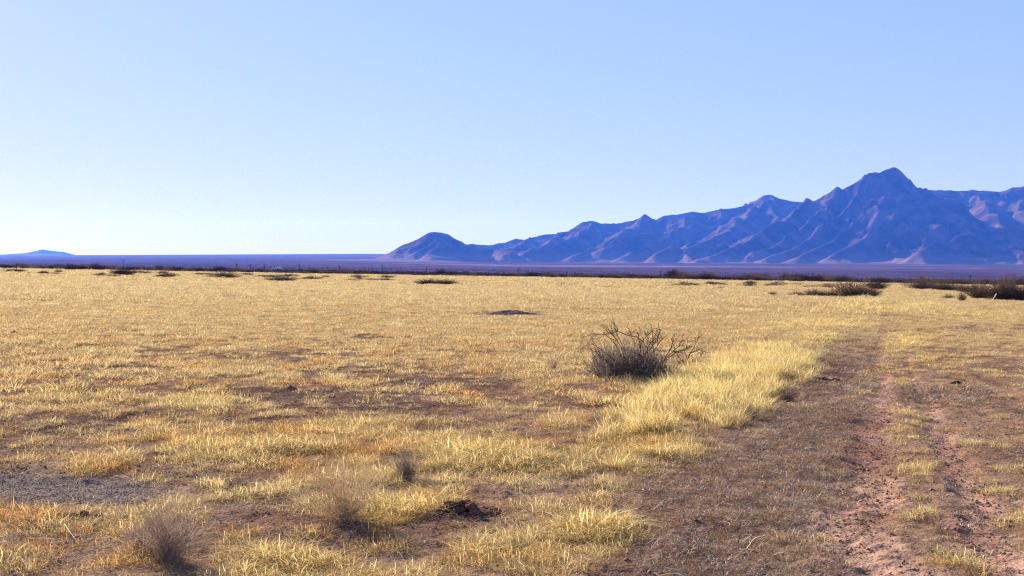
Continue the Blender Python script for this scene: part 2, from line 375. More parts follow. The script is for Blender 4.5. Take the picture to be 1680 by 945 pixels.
RIDGES = [
    # (polyline, width factor)
    (lay([(640, 414), (655, 405), (680, 393), (705, 379.5), (720, 380), (734, 383), (750, 393), (764, 399), (780, 403)], 7700), 1.1),
    (lay([(770, 400), (800, 401), (828, 398), (845, 392), (860, 393), (870, 389), (895, 383), (917, 382), (944, 376), (949, 369), (955, 363), (972, 361), (984, 366), (1010, 367), (1040, 361), (1057, 353), (1076, 358), (1090, 351), (1115, 349), (1137, 345), (1156, 348), (1185, 342), (1210, 338), (1235, 331), (1253, 321), (1264, 317), (1280, 324), (1300, 329), (1330, 332)], 9900), 1.5),
    (lay([(1310, 340), (1330, 330), (1355, 319), (1370, 316), (1395, 302), (1420, 287), (1436, 279), (1441, 281), (1455, 274), (1466, 273), (1476, 277), (1487, 291), (1500, 305), (1512, 310), (1530, 318), (1560, 340)], 8500), 1.0),
    (lay([(1500, 310), (1540, 312), (1580, 312), (1620, 312), (1645, 314), (1660, 307), (1680, 304), (1720, 298), (1780, 305), (1850, 300), (2000, 320), (2150, 350)], 9700), 1.9),
    (lay([(1330, 331, 8500), (1290, 352, 8250), (1250, 377, 7950), (1205, 402, 7700), (1165, 419, 7500)]), 1.3),
    (lay([(1380, 312, 8500), (1350, 345, 8250), (1310, 375, 7980), (1265, 402, 7720), (1225, 420, 7520)]), 1.2),
    (lay([(1420, 288, 8500), (1390, 340, 8230), (1350, 372, 8000), (1305, 402, 7720), (1270, 420, 7500)]), 1.15),
    (lay([(1440, 300, 8450), (1420, 345, 8180), (1385, 377, 7920), (1340, 405, 7660), (1310, 421, 7480)]), 1.1),
    (lay([(1466, 274, 8500), (1450, 335, 8180), (1425, 378, 7880), (1395, 402, 7680), (1360, 421, 7460)]), 1.2),
    (lay([(1466, 280, 8480), (1475, 345, 8120), (1468, 385, 7830), (1455, 410, 7600)]), 1.2),
    (lay([(1487, 292, 8500), (1515, 340, 8200), (1530, 375, 7900), (1515, 402, 7650)]), 1.25),
    (lay([(1500, 306, 8500), (1560, 342, 8150), (1590, 372, 7850), (1610, 398, 7600)]), 1.25),
    (lay([(1505, 410, 7300), (1540, 395, 7400), (1575, 383, 7460), (1592, 380, 7480), (1605, 392, 7440), (1640, 404, 7380), (1680, 411, 7300)]), .9),
    (lay([(1640, 402, 7650), (1652, 376, 7800), (1672, 372, 7800), (1700, 378, 7750), (1740, 365, 7800), (1800, 380, 7700)]), 1.1),
    (lay([(1600, 312, 9700), (1615, 335, 9100), (1640, 358, 8500), (1660, 380, 8000)]), 1.3),
    (lay([(1700, 300, 9700), (1705, 335, 8900), (1720, 365, 8300)]), 1.4),
    (lay([(1264, 318, 9900), (1235, 343, 9400), (1205, 368, 8900), (1160, 392, 8400), (1110, 412, 8000), (1080, 420, 7800)]), 1.2),
    (lay([(1253, 321, 9900), (1275, 352, 9200), (1265, 378, 8700), (1230, 396, 8300)]), 1.1),
    (lay([(1137, 346, 9900), (1120, 366, 9400), (1095, 385, 8900), (1060, 405, 8300), (1020, 419, 7900)]), 1.2),
    (lay([(1057, 354, 9900), (1045, 368, 9500), (1015, 384, 9000), (985, 402, 8500), (940, 417, 8000)]), 1.2),
    (lay([(968, 362, 9900), (962, 377, 9300), (935, 387, 8800), (912, 390, 8500), (893, 400, 8200), (860, 415, 7900)]), 1.2),
    (lay([(870, 390, 9900), (850, 402, 9000), (820, 410, 8400), (790, 416, 8000)]), 1.2),
    (lay([(1010, 392, 8300), (1035, 384, 8400), (1065, 382, 8450), (1085, 392, 8400), (1105, 404, 8250)]), 1.0),
    (lay([(1125, 408, 7900), (1150, 396, 8000), (1170, 392, 8050), (1190, 402, 7950)]), 1.0),
    (lay([(1075, 412, 7650), (1098, 402, 7720), (1112, 404, 7720), (1130, 415, 7600)]), .9),
    (lay([(780, 408, 7800), (800, 404, 7900), (812, 406, 7900), (840, 412, 7700)]), 1.0),
    (lay([(715, 380, 7700), (700, 400, 7560), (680, 412, 7470)]), 1.0),
]
def range_mesh(name, ridges, x0, x1, y0, y1, step, noise=1.0, seed=200):
    gx = np.arange(x0, x1, step); gy = np.arange(y0, y1, step)
    GX, GY = np.meshgrid(gx, gy); base = macro(GX, GY)
    wx = GX + 190 * fbm(GX / 380, GY / 380, 5, seed, .6) ; wy = GY + 190 * fbm(GX / 380, GY / 380, 5, seed + 5, .6)
    best = np.zeros(GX.shape); dcr = np.full(GX.shape, 1e4)
    for ri, (pl_, wf) in enumerate(ridges):
        for a, b in zip(pl_[:-1], pl_[1:]):
            mid = (a[:2] + b[:2]) / 2
            zc_max = max(a[2], b[2]) + 150
            rr = zc_max * 2.6 * wf + np.linalg.norm(b - a)
            sel = (np.abs(GX - mid[0]) < rr) & (np.abs(GY - mid[1]) < rr)
            if not sel.any(): continue
            # warping fades close to the crest so that the skyline keeps its place
            xs, ysx = GX[sel], GY[sel]; e = b[:2] - a[:2]; L2 = (e ** 2).sum()
            t = np.clip(((xs - a[0]) * e[0] + (ysx - a[1]) * e[1]) / L2, 0, 1)
            d0 = np.hypot(xs - a[0] - e[0] * t, ysx - a[1] - e[1] * t)
            k = sstep(0, 260, d0) if ri in (0, 1, 2, 3) else .35 + .65 * sstep(0, 200, d0)
            xw = xs + (wx[sel] - xs) * k; yw = ysx + (wy[sel] - ysx) * k
            t = np.clip(((xw - a[0]) * e[0] + (yw - a[1]) * e[1]) / L2, 0, 1)
            d = np.hypot(xw - a[0] - e[0] * t, yw - a[1] - e[1] * t)
            h = np.maximum(a[2] + (b[2] - a[2]) * t - base[sel], 1)
            if ri > 3: h = h * (1 + .22 * fbm(xs / 330, ysx / 330, 3, seed + 70) * sstep(0, .12, t if np.array_equal(a, pl_[0]) else np.ones_like(t)))
            s = d / (h * 1.65 * wf + 30)
            v = h * np.clip(1 - s, 0, 1) ** 1.6
            dcr[sel] = np.where(v > best[sel], d, dcr[sel]); best[sel] = np.maximum(best[sel], v)
    # soften the creases and cut gullies
    for _ in range(1):
        p = np.pad(best, 1, mode='edge')
        best = best * .4 + .15 * (p[:-2, 1:-1] + p[2:, 1:-1] + p[1:-1, :-2] + p[1:-1, 2:])
    rn = ridged(wx / 300 + GY / 900, wy / 420, 5, seed + 9, .55)
    hm = best / (best + 120)
    g = (rn - .45) * 88 * noise * hm
    g2 = (ridged(wx / 120, wy / 150, 5, seed + 15, .6) - .45) * 32 * noise * hm
    cf = .33 + .67 * sstep(0, 200, dcr)
    h = best + (g + g2) * cf
    h = np.where(best > .5, np.maximum(h, best * .25), -6)
    Zm = base + h - 3 * (1 - sstep(0, 20, best))
    nx = len(gx); ny = len(gy)
    id_ = (np.arange(ny - 1)[:, None] * nx + np.arange(nx - 1)[None, :])
    f = np.stack([id_, id_ + 1, id_ + nx + 1, id_ + nx], -1).reshape(-1, 4)
    bb = best.reshape(-1); keep = (bb[f] > .5).any(1); f = f[keep]
    v = np.stack([GX, GY, Zm], -1).reshape(-1, 3)
    used, inv = np.unique(f, return_inverse=True)
    ap = 1 - sstep(15, 90, best.reshape(-1))
    return mesh_np(name, v[used], inv.reshape(-1, 4), M_mt, True, {"apron": ap[used]})
tag(range_mesh("mountain_range", RIDGES, -1250, 7300, 6250, 11200, 11), "rugged blue hazed mountain range with a high rounded peak", None, kind="structure")
fh = [(lay([(-30, 417), (0, 417.5), (22, 416), (40, 415), (55, 412), (70, 408.8), (88, 411.5), (105, 413), (122, 417.5)], 19500), 1.2)]
o = range_mesh("distant_hill", fh, at(-80, 400, 19500)[0], at(160, 400, 19500)[0], 18500, 20600, 25, .25, 300)
tag(o, "small pale blue hill on the horizon at the far left", None, kind="structure")

# ------------------------------------------------------------------ scatter by geometry nodes (grass and other uncountable cover only)
def hidden_collection(name, objs):
    c = bpy.data.collections.new(name)
    for o in objs: c.objects.link(o)
    return c
def scatter(name, pts, rot, scl, idx, tint, coll, label, cat):
    n = len(pts); me = bpy.data.meshes.new(name)
    me.vertices.add(n); me.vertices.foreach_set("co", np.asarray(pts, np.float32).ravel())
    def A(nm, ty, key, arr): a = me.attributes.new(nm, ty, 'POINT'); a.data.foreach_set(key, np.ascontiguousarray(arr).ravel())
    A("rot", 'FLOAT_VECTOR', "vector", rot.astype(np.float32)); A("scl", 'FLOAT_VECTOR', "vector", scl.astype(np.float32))
    A("pick", 'INT', "value", idx.astype(np.int32))
    A("tint", 'FLOAT_COLOR', "color", np.hstack([tint, np.ones((n, 1))]).astype(np.float32))
    o = bpy.data.objects.new(name, me); C.objects.link(o)
    g = bpy.data.node_groups.new(name, 'GeometryNodeTree')
    g.interface.new_socket("Geometry", in_out='INPUT', socket_type='NodeSocketGeometry'); g.interface.new_socket("Geometry", in_out='OUTPUT', socket_type='NodeSocketGeometry')
    gi = g.nodes.new('NodeGroupInput'); go = g.nodes.new('NodeGroupOutput'); ip = g.nodes.new('GeometryNodeInstanceOnPoints'); ci = g.nodes.new('GeometryNodeCollectionInfo')
    ci.inputs['Collection'].default_value = coll; ci.inputs['Separate Children'].default_value = True; ci.inputs['Reset Children'].default_value = True
    def NA(nm, ty): q = g.nodes.new('GeometryNodeInputNamedAttribute'); q.data_type = ty; q.inputs[0].default_value = nm; return q.outputs[0]
    L = g.links.new
    L(gi.outputs[0], ip.inputs['Points']); L(ci.outputs[0], ip.inputs['Instance']); ip.inputs['Pick Instance'].default_value = True
    L(NA("pick", 'INT'), ip.inputs['Instance Index']); L(NA("scl", 'FLOAT_VECTOR'), ip.inputs['Scale'])
    er = g.nodes.new('FunctionNodeEulerToRotation'); L(NA("rot", 'FLOAT_VECTOR'), er.inputs[0]); L(er.outputs[0], ip.inputs['Rotation'])
    L(ip.outputs[0], go.inputs[0])
    md = o.modifiers.new("scatter", 'NODES'); md.node_group = g
    tag(o, label, cat, kind="stuff")
    return o
def tuft(name, nb, rad, hgt, wid, lean, m, seed, flat=0., segs=2, orange=.18):
    r = np.random.default_rng(seed)
    v = []; f = []; c = []
    for i in range(nb):
        a = r.uniform(0, 6.283); q = rad * math.sqrt(r.uniform()); bx, by = q * math.cos(a), q * math.sin(a)
        la = a + r.normal(0, 1.1); ln_ = abs(r.normal(lean, lean * .5)) * (1 + .8 * q / rad)
        h = hgt * r.uniform(.45, 1.15) * (1 - .35 * q / rad)
        if flat > 0: h *= r.uniform(.1, 1) ; ln_ += flat * r.uniform(.3, 1.6)
        w = wid * r.uniform(.6, 1.2); fa = r.uniform(0, 3.14); wx, wy = math.cos(fa) * w / 2, math.sin(fa) * w / 2
        n0 = len(v)
        br = r.uniform(.5, 1.42); k = r.uniform()
        base = np.array([1, 1, 1.]) * br
        if k < orange: base = base * (1.0, .78, .55)
        elif k > .86: base = base * (1.15, 1.15, 1.35)
        for s in range(segs + 1):
            t = s / segs; ll = ln_ * h * t * (.35 + .65 * t); zz = h * t * (1 - .18 * ln_ * t) - .012 * (s == 0); la += (r.normal(0, .45) if s else 0)
            zz = max(zz, .004 * t) if flat else zz
            x, y = bx + math.cos(la) * ll, by + math.sin(la) * ll
            tw = (1 - t) ** .7 if s == segs else 1
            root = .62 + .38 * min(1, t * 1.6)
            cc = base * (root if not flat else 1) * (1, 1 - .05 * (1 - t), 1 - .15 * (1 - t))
            if s < segs:
                v.append((x - wx * tw, y - wy * tw, zz)); v.append((x + wx * tw, y + wy * tw, zz)); c += [cc, cc]
            else: v.append((x, y, zz)); c.append(cc)
        for s in range(segs):
            b0 = n0 + 2 * s
            if s < segs - 1: f.append((b0, b0 + 1, b0 + 3)); f.append((b0, b0 + 3, b0 + 2))
            else: f.append((b0, b0 + 1, b0 + 2))
    return mesh_np(name, v, f, m, False, {"bcol": np.array(c)}, link=False)
def sample(y0, y1, dens, half=.56):
    """uniform random points on the ground between two depths"""
    A_ = half * (y1 ** 2 - y0 ** 2); n = int(A_ * dens)
    y = np.sqrt(rng.uniform(y0 ** 2, y1 ** 2, n)); x = rng.uniform(-half, half, n) * y
    x = x + rng.uniform(-1, 1, n) * .6
    return x, y
def pts_of(x, y): return np.stack([x, y, height(x, y)], 1)
STRAW = np.array([.63, .46, .235]); PALE = np.array([.70, .575, .325]); ORNG = np.array([.64, .35, .12]); LEMON = np.array([.80, .645, .28]); GREY = np.array([.42, .335, .27])
def grass_tint(m, x, y):
    n = len(x)
    t = np.clip(.5 + .9 * fbm(x / 2.2, y / 3.0, 3, 71) + rng.normal(0, .18, n), 0, 1)
    c = STRAW * (1 - t[:, None]) + PALE * t[:, None]
    o_ = np.clip(sstep(.0, .55, fbm(x / .9, y / 1.2, 3, 72) + rng.normal(0, .15, n)) * sstep(470, 640, m['py']), 0, 1) * .9
    c = c * (1 - o_[:, None]) + ORNG * o_[:, None]
    fr = sstep(60, 20, y) * 0; c = c * (1 - fr[:, None])
    g_ = np.clip(m['lit'] * .8, 0, 1); c = c * (1 - g_[:, None]) + GREY * g_[:, None]
    le = np.clip(np.maximum(m['tall'] * (.6 + .5 * np.clip(m['n1'] + .4, 0, 1)), .7 * m['cl']), 0, 1); c = c * (1 - le[:, None]) + LEMON * le[:, None]
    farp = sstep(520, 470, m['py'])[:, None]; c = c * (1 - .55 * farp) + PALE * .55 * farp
    gm_ = (rng.uniform(size=n) < .13)[:, None]; c = np.where(gm_, c * .45 + np.array([.20, .15, .11]), c)
    return c * rng.uniform(.72, 1.14, n)[:, None]
def rnd_rot(n, tilt=.12): return np.stack([rng.normal(0, tilt, n), rng.normal(0, tilt, n), rng.uniform(0, 6.283, n)], 1)
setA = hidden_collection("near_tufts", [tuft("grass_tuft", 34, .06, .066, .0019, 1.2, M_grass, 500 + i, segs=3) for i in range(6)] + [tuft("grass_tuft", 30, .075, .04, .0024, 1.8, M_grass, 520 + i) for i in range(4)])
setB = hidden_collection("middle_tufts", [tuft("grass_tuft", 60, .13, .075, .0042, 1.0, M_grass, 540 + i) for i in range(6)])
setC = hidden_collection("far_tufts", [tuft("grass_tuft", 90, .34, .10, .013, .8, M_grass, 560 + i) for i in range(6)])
setL = hidden_collection("litter_bits", [tuft("litter_mat", 34, .10, .032, .0034, .5, M_litter, 580 + i, flat=1.8) for i in range(6)])
setK = hidden_collection("stalk_bits", [tuft("dead_stalk", 3, .05, .10, .0032, .5, M_litter, 640 + i, flat=2.2, segs=4, orange=0) for i in range(6)])
setT = hidden_collection("tall_tufts", [tuft("tall_tuft", 46, .08, .28, .004, .45, M_grass, 600 + i, segs=3, orange=.06) for i in range(5)])

def grass_zone(y0, y1, dens, coll, nv, hs, name, label, lo=0):
    x, y = sample(y0, y1, dens); m = masks(x, y)
    keep = (rng.uniform(size=len(x)) < m['cov'] * (1 - m['tall'] * .85) + .05 * (m['nest'] < .3) * (m['track'] < .4)) & (y < 168 + 10 * perlin(x / 14, y * 0, 61))
    x, y = x[keep], y[keep]; m = {k: v[keep] for k, v in m.items()}
    n = len(x)
    s = hs * rng.uniform(.65, 1.25, n) * (.75 + .45 * m['cov']) * (1 + .5 * m['cl']) * (1 - .4 * m['lit'])
    s = s * (1 + .3 * np.clip(m['n1'], -.8, 1)) * (1 + .9 * np.clip(m['n2'], -.6, .8)) * (1 - .3 * sstep(1380, 1460, m['px'])) * (1 - .25 * sstep(700, 640, m['py']) * sstep(1000, 1100, 1100 - np.abs(m['px'] - 500) * .2))
    scl = np.stack([s * rng.uniform(.9, 1.3, n), s * rng.uniform(.9, 1.3, n), s * rng.uniform(.8, 1.2, n)], 1)
    idx = rng.integers(0, nv, n)
    if lo: idx = np.where((rng.uniform(size=n) < .45) & (m['cl'] < .3), rng.integers(lo, nv, n), rng.integers(0, lo, n))
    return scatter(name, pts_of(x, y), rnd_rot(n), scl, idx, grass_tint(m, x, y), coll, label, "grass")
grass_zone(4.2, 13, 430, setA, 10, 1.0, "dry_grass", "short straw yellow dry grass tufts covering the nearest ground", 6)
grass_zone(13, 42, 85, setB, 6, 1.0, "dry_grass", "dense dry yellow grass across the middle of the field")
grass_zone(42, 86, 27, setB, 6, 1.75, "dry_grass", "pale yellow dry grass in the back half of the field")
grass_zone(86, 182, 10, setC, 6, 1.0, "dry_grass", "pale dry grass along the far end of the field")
# tall lemon grass beside the shrub
x, y = sample(8, 24, 130, .42); m = masks(x, y); k = rng.uniform(size=len(x)) < m['tall'] ** 1.3 * (.25 + .75 * sstep(-.35, .1, m['n2'] + .5 * m['n1'])); x, y = x[k], y[k]; m = {q: v[k] for q, v in m.items()}
n = len(x); s = rng.uniform(.6, 1.15, n) * (.45 + .6 * m['tall']) * (1 + .35 * np.clip(m['n2'], -.7, .7))
scatter("tall_grass", pts_of(x, y), rnd_rot(n, .1), np.stack([s, s, s * rng.uniform(.85, 1.15, n)], 1), rng.integers(0, 5, n), grass_tint(m, x, y), setT, "bright lemon yellow patch of taller grass between the bare shrub and the track", "grass")
# flat dead litter
def litter(y0, y1, dens, sc_, name, label):
    x, y = sample(y0, y1, dens); m = masks(x, y)
    p = np.clip(m['lit'] * .75 + .5 * m['bare'] + .26, 0, 1) * (1 - .8 * m['track']) * (1 - m['nest'] * .97) * (1 - .6 * m['tall'])
    k = rng.uniform(size=len(x)) < p; x, y = x[k], y[k]; m = {q: v[k] for q, v in m.items()}; n = len(x)
    t = rng.uniform(size=n)[:, None]; c = np.array([.16, .112, .09]) * (1 - t) + np.array([.56, .46, .39]) * t
    o_ = (rng.uniform(size=n) < .25)[:, None]; c = np.where(o_, np.array([.30, .16, .07]), c)
    s = sc_ * rng.uniform(.7, 1.3, n) * (1 + .5 * np.clip(m['n2'], -.6, .8))
    scatter(name, pts_of(x, y), rnd_rot(n, .1), np.stack([s, s, s * (1 + .9 * m['lit'])], 1), rng.integers(0, 6, n), c, setL, label, "dead litter")
litter(4.2, 14, 230, 1.0, "dead_litter", "grey brown matted dead stalks lying on the near soil")
litter(14, 45, 34, 2.0, "dead_litter", "grey brown matted dead stalks on the soil further off")
x, y = sample(4.2, 16, 34); m = masks(x, y); k = rng.uniform(size=len(x)) < .25 + .6 * m['lit'] + .3 * m['bare']; x, y = x[k], y[k]; n = len(x)
t = rng.uniform(size=n)[:, None] ** 1.5; s = rng.uniform(.7, 1.6, n); P_ = pts_of(x, y); P_[:, 2] += rng.uniform(.005, .03, n)
scatter("dead_stalks", P_, rnd_rot(n, .25), np.stack([s, s, s], 1), rng.integers(0, 6, n), np.array([.16, .10, .08]) * (1 - t) + np.array([.66, .57, .48]) * t, setK, "loose bleached and brown curved stalks lying over the near ground", "dead stalks")
# clods and pebbles
def lump_mesh(name, seed, m, rough=.35, sub_=2, link=False, size=1.0, flat=.7):
    import bmesh
    bm = bmesh.new(); bmesh.ops.create_icosphere(bm, subdivisions=sub_, radius=1)
    r = random.Random(seed); ph = [r.uniform(0, 6.28) for _ in range(9)]
    for v in bm.verts:
        c = v.co; d = 1 + rough * (math.sin(c.x * 2.3 + ph[0]) * math.cos(c.y * 2.9 + ph[1]) + .6 * math.sin(c.z * 4.7 + ph[2] + c.x * 3) + .5 * math.sin(c.y * 6.1 + ph[3]) * math.sin(c.x * 5.3 + ph[4])) + r.uniform(-.09, .09)
        v.co = (c.x * d * size, c.y * d * size, c.z * d * size * flat)
    vv = [tuple(v.co) for v in bm.verts]; ff = [tuple(q.index for q in f.verts) for f in bm.faces]; bm.free()
    return mesh_np(name, vv, ff, m, False, {"bcol": np.ones((len(vv), 3))}, link=link)
M_peb = blade_material("soil_crumbs", (1, 1, 1), 0.0)
setP = hidden_collection("crumb_shapes", [lump_mesh("soil_crumb", 700 + i, M_peb, .35, 1) for i in range(5)])
x, y = sample(4.2, 14, 800); m = masks(x, y); k = rng.uniform(size=len(x)) < (.12 + .5 * m['bare'] + .85 * m['track'] + .1 * m['lit']) * (1 - m['nest']) * (.35 + .65 * (m['n2'] > 0)); x, y = x[k], y[k]; m = {q: v[k] for q, v in m.items()}; n = len(x)
s = np.minimum(rng.gamma(1.5, .0036, n) + .0025, .016); t = rng.uniform(size=n)[:, None]
scatter("soil_crumbs", pts_of(x, y), rnd_rot(n, .6), np.stack([s, s, s * .8], 1), rng.integers(0, 5, n), np.array([.12, .065, .048]) * (1 - t) + np.array([.33, .195, .14]) * t, setP, "small reddish clods and crumbs of soil strewn over bare ground", "soil crumbs")
# harvester ant nest: gravel fan at the left edge
x, y = sample(5, 10.5, 12000, .5); px_, py_ = project(x, y, macro(x, y)); k = (px_ < 290) & (py_ > 765) & (py_ < 850); x, y = x[k], y[k]; m = masks(x, y); k = rng.uniform(size=len(x)) < m['nest'] * .45 + .02; x, y = x[k], y[k]; n = len(x)
s = rng.uniform(.002, .0055, n); t = rng.uniform(size=n)[:, None] ** 1.6
scatter("nest_gravel", pts_of(x, y), rnd_rot(n, 1), np.stack([s, s, s], 1), rng.integers(0, 5, n), np.array([.17, .115, .085]) * (1 - t) + np.array([.70, .56, .45]) * t, setP, "flat grey gravel fan of an ant nest at the left edge", "gravel")

# ------------------------------------------------------------------ shrubs
def fan_shrub(seed, nst, w, h, r0, tb, spread=1.0, fork=3, jit=.12, basew=.12, up=1.0, depth=None):
    """stems that rise from a narrow base and fork: local coordinates, base at the origin"""
    r = np.random.default_rng(seed); depth = depth or w
    for i in range(nst):
        a = r.uniform(0, 6.283); q = math.sqrt(r.uniform()) * spread
        tx, ty = q * math.cos(a) * w / 2, q * math.sin(a) * depth / 2
        tz = h * math.sqrt(max(.05, 1 - q * q * .8)) * r.uniform(.55, 1.05) * up
        b = np.array([tx * basew + r.normal(0, w * .02), ty * basew + r.normal(0, w * .02), -.02])
        tip = np.array([tx, ty, tz]); k = 4
        p = [b + (tip - b) * (j / k) + np.array([tx, ty, 0]) * (-.25 * math.sin(math.pi * j / k)) + (r.normal(0, jit * h * .25, 3) if 0 < j else 0) for j in range(k + 1)]
        c = r.uniform(0, 1); tb.add(p, r0, r0 * .45, c)
        for _ in range(fork):
            j = r.integers(1, k + 1); s0 = p[j]; d = tip - b; d = d / np.linalg.norm(d) * h * r.uniform(.12, .32)
            e = s0 + d + r.normal(0, .5, 3) * np.linalg.norm(d) * (1, 1, .5)
            e[2] = max(e[2], .01)
            tb.add([s0, (s0 + e) / 2 + r.normal(0, jit * .1 * h, 3), e], r0 * .55, r0 * .3, c)
# --- the large bare thorn shrub
base = on_ground(1040, 624); YB = base[1]; S = YB / FPX
root = empty("thorn_shrub", base)
tag(root, "large bare thorn shrub with arching dark branches beside the bright tall grass", "shrub")
def L(px, py, dy=0.): return np.array([(px - 1040) * S, dy, (624 - py) * S])
def branch(tb, pts, r0, r1, seed, twigs=10, tl=.12):
    r = np.random.default_rng(seed)
    dy = r.normal(0, .12); P = [L(p[0], p[1], dy * (i + 1) / len(pts) + r.normal(0, .03)) for i, p in enumerate(pts)]
    Q = []
    for a, b in zip(P[:-1], P[1:]):
        for t in (0, .33, .66): Q.append(a + (b - a) * t + r.normal(0, .007, 3))
    Q.append(P[-1]); tb.add(Q, r0, r1, r.uniform(0, .5))
    for _ in range(twigs):
        j = r.integers(2, len(Q)); d = Q[j] - Q[j - 1]; d = d / (np.linalg.norm(d) + 1e-9)
        n = d + r.normal(0, .55, 3); n[2] += .3; n /= np.linalg.norm(n); l = tl * r.uniform(.5, 1.4)
        m1 = Q[j] + n * l * .5 + r.normal(0, .012, 3); e = Q[j] + n * l + r.normal(0, .02, 3)
        tb.add([Q[j], m1, e], r1 * 1.1, r1 * .5, r.uniform(0, .5))
        e2 = m1 + (n + r.normal(0, .7, 3)) * l * .4; tb.add([m1, e2], r1 * .8, r1 * .4, .3)
MAIN = [[(1050, 624), (1060, 600), (1063, 577), (1054, 561), (1062, 551), (1071, 541)], [(1054, 561), (1040, 553), (1012, 545), (997, 547), (990, 550)],
        [(1072, 622), (1084, 601), (1097, 586), (1114, 569), (1119, 559)], [(1070, 622), (1082, 605), (1092, 590), (1104, 564), (1100, 556)], [(1097, 586), (1110, 578), (1124, 572)],
        [(1030, 622), (1010, 595), (986, 573), (967, 562)], [(1032, 622), (1020, 585), (1008, 565), (993, 551), (972, 551)], [(1035, 620), (1022, 575), (1010, 555), (994, 539)],
        [(1038, 620), (1026, 580), (1015, 553), (1009, 534)], [(1025, 622), (1011, 609), (992, 592), (977, 579), (959, 566)], [(1040, 620), (1042, 585), (1040, 560), (1032, 541)],
        [(1070, 620), (1074, 595), (1073, 567), (1071, 543)], [(1060, 620), (1068, 590), (1080, 570), (1088, 560)], [(1045, 620), (1050, 590), (1048, 565), (1043, 545)],
        [(1020, 622), (1000, 608), (985, 603), (965, 602)], [(1063, 577), (1070, 568), (1078, 556), (1080, 548)], [(1050, 622), (1058, 590), (1066, 565), (1060, 548)]]
tb = Tubes(5)
for i, b in enumerate(MAIN): branch(tb, b, .008, .0034, 900 + i, 12)
tb.build("branches", M_bark, root)
tb = Tubes(3)
r = np.random.default_rng(33)
for cx, wpx, hp, nst in [(998, 56, 60, 210), (1032, 76, 72, 290), (1060, 64, 64, 200), (1088, 44, 42, 90)]:
    for i in range(nst):
        q = r.uniform(-1, 1); dy = r.normal(0, .22)
        b0 = L(cx + q * wpx * .25, 624 - 2, dy * .5); hh = hp * math.sqrt(max(.1, 1 - q * q * .8)) * r.uniform(.45, 1.05)
        e = L(cx + q * wpx * .62 + r.normal(0, 6), 624 - hh, dy + r.normal(0, .08))
        mid = (b0 + e) / 2 + r.normal(0, .035, 3); tb.add([b0, mid, e], .0042, .0018, r.uniform(0, 1) ** 1.6)
        e2 = mid + (e - b0) * .3 + r.normal(0, .07, 3); e2[2] = max(e2[2], .02); tb.add([mid, e2], .003, .0015, r.uniform(0, .8))
tb.build("twigs", bark_material("shrub_twigs", (.07, .05, .046), (.44, .33, .27)), root)
# --- sapling at its right
base = on_ground(1126, 604); S = base[1] / FPX
root = empty("thorn_shrub", base); tag(root, "sparse leafless sapling standing right of the large bare thorn shrub", "shrub")
def L(px, py, dy=0.): return np.array([(px - 1126) * S, dy, (604 - py) * S])
tb = Tubes(5)
for i, b in enumerate([[(1126, 604), (1127, 596), (1129, 581), (1141, 561), (1144, 549)], [(1129, 581), (1140, 574), (1149, 574)], [(1127, 590), (1123, 576), (1111, 576)], [(1128, 602), (1140, 592), (1150, 583), (1157, 576)], [(1130, 603), (1145, 601), (1160, 595)], [(1124, 602), (1118, 590), (1112, 584)]]):
    branch(tb, b, .008, .004, 950 + i, 6, .09)
tb.build("branches", M_bark, root)
tb = Tubes(3); fan_shrub(44, 110, .45, .18, .003, tb, 1, 2); tb.build("twigs", M_bark, root)

# --- small foreground bushes, and dark twigs in place of shade
def small_bush(px, py, wpx, hpx, nst, m, label, seed, r0=.0017, name="dry_bush", fork=7, basew=.22):
    b = on_ground(px, py); s = b[1] / FPX
    tb = Tubes(3); fan_shrub(seed, int(nst * .5), wpx * s, hpx * s, r0, tb, 1, fork, basew=basew, jit=.22)
    o = tb.build(name, m); o.location = b; tag(o, label, "bush"); return o
M_dead_shade = bark_material("dead_bush_and_shade", (.06, .04, .032), (.30, .21, .17))
small_bush(278, 922, 124, 96, 260, M_twig, "grey brown twiggy dead bush in the left foreground in front of the ant nest", 51)
small_bush(232, 905, 60, 45, 120, M_twig, "small low tangled twig bush at the left foot of the grey brown dead bush", 52)
small_bush(560, 858, 160, 100, 300, bark_material("orange_bush", (.36, .22, .12), (.66, .48, .29)), "wide fan shaped straw coloured dry bush behind the orange yellow grass clump", 53)
small_bush(668, 792, 50, 50, 180, bark_material('dark_bush_twigs', (.10, .068, .055), (.42, .31, .24)), "small dark upright bush left of the bright grass clump in the foreground", 54)
small_bush(390, 802, 46, 22, 140, M_dead_shade, "low dark bush remnant in a hollow left of centre foreground", 55, basew=.4)
small_bush(908, 611, 22, 22, 60, M_twig, "tiny purplish dead bush left of the large bare shrub", 56, .003)
small_bush(160, 640, 18, 6, 50, M_dead_shade, "tiny dark twig bush among the grass at far left of the middle field", 57, .004)
small_bush(1290, 655, 40, 22, 140, M_dead_shade, "low dark twigs standing in for shade at the right edge of the bright tall grass", 58, .003, basew=.5)  # dark twigs added where the grass clump casts its shade
small_bush(1225, 688, 56, 26, 200, M_dead_shade, "low dark twigs standing in for the shadow below the bright tall grass beside grey litter", 59, .0028, basew=.5)  # stands in for the tall grass's cast shadow, no plant here

